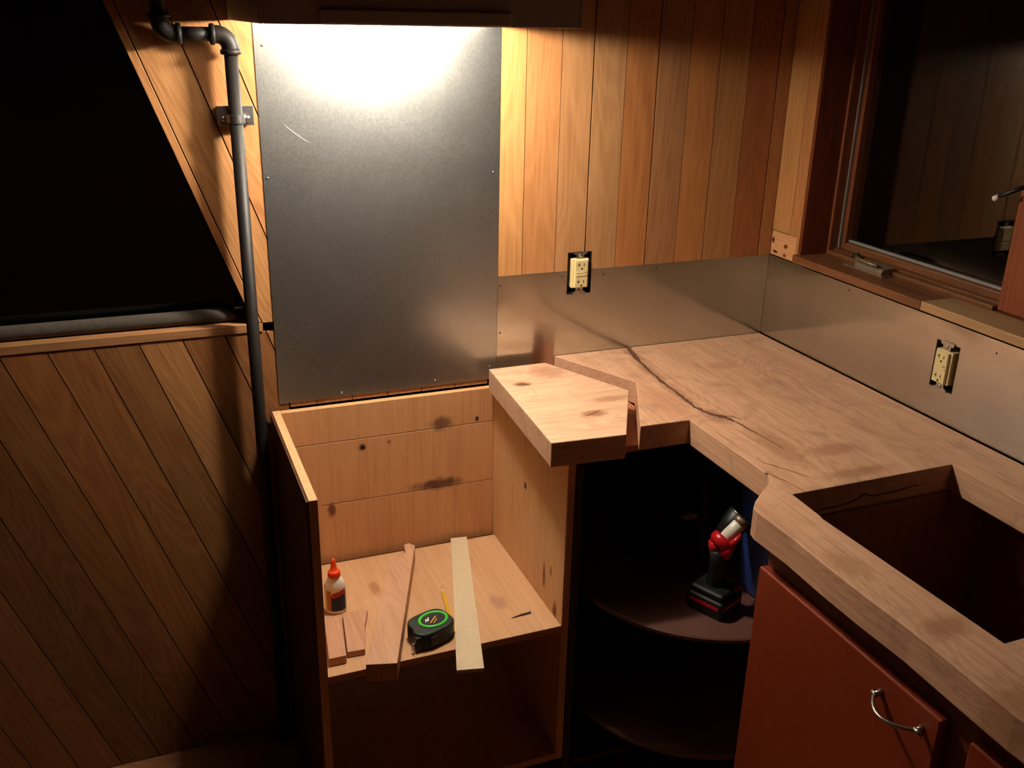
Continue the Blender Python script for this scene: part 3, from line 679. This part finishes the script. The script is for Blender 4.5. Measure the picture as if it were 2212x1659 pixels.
# long maple scrap with a notched corner, lying towards the camera
def scrap(name, label, pts, z0, z1, mat, group=None, bevel=0.001, tint=None):
    o = slab(name, pts, z0, z1, 'z', mat, None, bevel=bevel, tint=tint)
    return tag(o, label, 'wood scrap', group)
GR = 'wood scraps on the cabinet shelf'
scrap('wood_scrap', 'long thick maple scrap with a notched end hanging over the shelf edge', [(-1.194, -0.490), (-1.136, -0.506), (-0.982, -0.094), (-0.992, -0.078), (-1.006, -0.082), (-1.010, -0.112), (-1.026, -0.136), (-1.051, -0.128)], ZS, 0.512, 'scrapA', GR)
scrap('wood_scrap', 'thin whitewashed wood strip right of the tape measure', [(-0.874, -0.034), (-0.834, -0.040), (-0.968, -0.536), (-1.0215, -0.524)], ZS, 0.478, 'scrapB', GR, 0.0006)
scrap('wood_scrap', 'narrow short wood block in the front left corner of the shelf', [(-1.234, -0.275), (-1.202, -0.280), (-1.217, -0.418), (-1.252, -0.418)], ZS, 0.489, 'scrapA', GR, tint=(1.0, 0.96, 0.94))
scrap('wood_scrap', 'wide flat wood offcut just in front of the glue bottle', [(-1.192, -0.264), (-1.139, -0.272), (-1.158, -0.325), (-1.176, -0.404), (-1.2115, -0.402)], ZS, 0.484, 'scrapA', GR, tint=(0.97, 0.93, 0.92))

# tape measure lying on its side
tm = thing('tape_measure', 'black tape measure with a bright green ring lying on the shelf', 'tape measure', (-1.033, -0.391, ZS), rotz=0.32)
bm = B(); pts = []
for i in range(40):
    a = 2*math.pi*i/40; ca, sa = math.cos(a), math.sin(a); e_ = 0.62
    pts.append((0.046*math.copysign(abs(ca)**e_, ca)-0.001, 0.037*math.copysign(abs(sa)**e_, sa)))
pts = [(x-(0.006 if y < 0 and x < 0 else 0), y) for x, y in pts]
add_slab(bm, pts, [], 0.0, 0.0395, 'z'); cs = obj('case', bm, 'dkgreen', tm, local=True, bevel=0.005, seg=3)
bm = B(); add_tube(bm, [(0.005+0.0305*math.cos(2*math.pi*i/48), 0.0235*math.sin(2*math.pi*i/48), 0.0395) for i in range(49)], 0.0036, 10, cap=False); obj('green_ring', bm, 'green', tm, local=True, smooth=True)
bm = B(); add_lathe(bm, [(0.0, 0.0396), (0.027, 0.0396), (0.027, 0.0404), (0, 0.0404)], (0.005, 0, 0), 40, 1, 0.76); lb_ = obj('badge', bm, 'black', tm, local=True)
bm = B(); add_slab(bm, [(-0.014, 0.000), (-0.0115, 0.000), (-0.0085, 0.0045), (-0.0075, 0.0005), (-0.005, 0.0005), (0.0015, 0.0115), (-0.001, 0.0115), (-0.0055, 0.0045), (-0.0065, 0.009), (-0.0085, 0.009)], [], 0.0404, 0.0407, 'z'); obj('white_mark', bm, 'white', lb_, local=True)
bm = B(); add_slab(bm, [(-0.008, -0.007), (-0.0055, -0.008), (0.017, 0.0055), (0.0155, 0.0075)], [], 0.0404, 0.0407, 'z'); obj('amber_mark', bm, 'amber', lb_, local=True)
bm = B(); add_slab(bm, [(-0.002, -0.0115), (0.000, -0.012), (0.013, -0.003), (0.012, -0.0015)], [], 0.0404, 0.0407, 'z'); obj('amber_mark', bm, 'amber', lb_, local=True)
bm = B(); add_box(bm, -0.028, -0.008, -0.0385, -0.036, 0.008, 0.030); obj('grip_pad', bm, 'black', cs, local=True, bevel=0.001)
bm = B(); add_box(bm, -0.062, -0.050, -0.024, -0.0225, 0.006, 0.022); add_box(bm, -0.0625, -0.0615, -0.028, -0.0195, 0.005, 0.023); obj('hook', bm, 'silver', tm, local=True)
bm = B(); add_slab(bm, [(-0.056, -0.028), (-0.042, -0.030), (-0.042, -0.012), (-0.052, -0.014)], [], 0.002, 0.034, 'z'); obj('mouth', bm, 'black', cs, local=True, bevel=0.001)

# pencil and nail
pn = thing('pencil', 'short yellow pencil lying between the tape measure and the whitewashed strip', 'pencil', (-0.975, -0.30, ZS))
a_, b_ = Vector((-0.9625, -0.252, ZS+0.0036)), Vector((-0.985, -0.400, ZS+0.0036)); dr = (b_-a_).normalized()
tube('shaft', [a_, b_], 0.0044, 'yellow', pn, seg=6, smooth=False)
tube('sharpened_end', [a_-dr*0.020, a_-dr*0.0005], [0.0013, 0.0042], 'scrapB', pn, seg=8)
tube('lead', [a_-dr*0.026, a_-dr*0.0201], [0.0004, 0.0012], 'graphite', pn, seg=8)
nl = thing('nail', 'small loose nail lying on the shelf, right of the whitewashed strip', 'nail', (-0.83, -0.386, ZS))
tube('shank', [(-0.852, -0.3885, ZS+0.0013), (-0.830, -0.386, ZS+0.0022), (-0.808, -0.385, ZS+0.0032)], [0.0006, 0.0015, 0.0015], 'pipe', nl, seg=10)
tube('head', [(-0.8078, -0.385, ZS+0.0034), (-0.8062, -0.385, ZS+0.0035)], 0.0033, 'silver', nl, seg=12)

# ------------------------------------------------------------------ work light on the rotating shelf
ZT = 0.5303
wl = thing('work_light', 'cordless work light with red collar standing on the rotating shelf', 'work light', (-0.468, -0.572, ZT), rotz=0.42)
def L(nm, bm, mat, par=None, **kw): return obj(nm, bm, mat, par or wl, local=True, **kw)
bm = B(); add_box(bm, -0.040, 0.040, -0.043, 0.043, 0.0, 0.040); bt = L('battery', bm, 'black', bevel=0.006, seg=3)
bm = B(); add_box(bm, -0.0408, -0.030, -0.034, 0.034, 0.022, 0.029); add_box(bm, -0.033, 0.033, -0.0438, -0.036, 0.022, 0.029); L('red_stripe', bm, 'red', bt)
bm = B(); add_box(bm, -0.036, 0.036, -0.040, 0.040, 0.0401, 0.056); ft = L('foot', bm, 'black', bevel=0.007, seg=3)
bm = B(); add_box(bm, 0.012, 0.034, -0.041, -0.030, 0.048, 0.054); L('red_latch', bm, 'red', ft, bevel=0.001)
bm = B(); add_tube(bm, [(0.004, 0.002, 0.050), (0.003, 0.002, 0.075), (0.0, 0.0, 0.105), (-0.004, 0.0, 0.140)], [0.024, 0.0185, 0.0175, 0.0195], 18); L('handle', bm, 'black', smooth=True)
HDIR = Vector((0.62, -0.30, 0.72)).normalized()
base = Vector((-0.006, -0.002, 0.150))
bm = B()
for s in (-1, 1): add_tube(bm, [(-0.004, s*0.0125-0.006, 0.128), (-0.006, s*0.0135-0.006, 0.140), (-0.007, s*0.0135-0.004, 0.156)], [0.008, 0.0135, 0.0135], 16)
add_tube(bm, [base-HDIR*0.004, base+HDIR*0.004, base+HDIR*0.016, base+HDIR*0.020], [0.020, 0.0275, 0.0275, 0.0235], 24)
for s in (-1, 1):
    sd = HDIR.cross(Vector((0, 0, 1))).normalized()*s
    q = base+HDIR*0.014+sd*0.023; add_tube(bm, [q, q+HDIR*0.016+sd*0.002, q+HDIR*0.032+sd*0.001], [0.0075, 0.006, 0.003], 12)
L('collar', bm, 'red', smooth=True)
bm = B(); add_tube(bm, [base+HDIR*0.012, base+HDIR*0.058, base+HDIR*0.060], [0.0150, 0.0150, 0.0135], 20); L('lens_tube', bm, 'lens', smooth=True)
hb = base+HDIR*0.060
bm = B(); add_tube(bm, [hb, hb+HDIR*0.010, hb+HDIR*0.012], [0.0165, 0.0165, 0.014], 20); L('end_cap', bm, 'beige', smooth=True)
ho = base+Vector((0.024, 0.010, 0.006))
bm = B(); add_tube(bm, [ho, ho+HDIR*0.03, ho+HDIR*0.055, ho+HDIR*0.058], [0.020, 0.026, 0.029, 0.027], 24); hs = L('head_housing', bm, 'black', smooth=True)
bm = B(); ax = HDIR; u_ = ax.cross(Vector((0, 0, 1))).normalized(); v_ = ax.cross(u_)
add_tube(bm, [ho+HDIR*0.0575+(u_*math.cos(2*math.pi*i/36)+v_*math.sin(2*math.pi*i/36))*0.0285 for i in range(37)], 0.0012, 8, cap=False); L('bezel', bm, 'galv', hs, smooth=True)

# blue tub behind the work light
tb = thing('plastic_tub', 'dim blue container standing behind the work light in the corner cabinet', 'tub', (-0.283, -0.555, ZT))
bm = B(); add_lathe(bm, [(0.0, 0.0), (0.085, 0.0), (0.090, 0.006), (0.112, 0.262), (0.116, 0.266), (0.118, 0.262), (0.119, 0.270), (0.115, 0.272), (0.109, 0.268), (0.087, 0.010), (0.0, 0.008)], seg=40); obj('body', bm, 'blue', tb, local=True, smooth=True)

# drill lying further back on the rotating shelf
dl = thing('power_tool', 'red power tool with gloom painted into its colour, lying at the back of the rotating shelf', 'power tool', (-0.53, -0.33, ZT+0.0362))
dl.rotation_euler = (math.pi/2, 0, math.radians(135))
def D(nm, bm, mat, par=None, **kw): return obj(nm, bm, mat, par or dl, local=True, **kw)
bm = B(); add_box(bm, -0.045, 0.035, -0.036, 0.036, 0.0, 0.042); D('battery', bm, 'black', bevel=0.006)
bm = B(); add_tube(bm, [(0, 0, 0.042), (-0.004, 0, 0.08), (0.002, 0, 0.125)], [0.021, 0.018, 0.022], 16); D('grip', bm, 'shadedred', smooth=True)
bm = B(); add_tube(bm, [(-0.055, 0, 0.15), (-0.045, 0, 0.15), (0.055, 0, 0.15), (0.07, 0, 0.15)], [0.024, 0.030, 0.030, 0.022], 20); D('motor_body', bm, 'shadedred', smooth=True)
bm = B(); add_tube(bm, [(0.07, 0, 0.15), (0.10, 0, 0.15), (0.115, 0, 0.15)], [0.020, 0.019, 0.010], 18); D('chuck', bm, 'black', smooth=True)
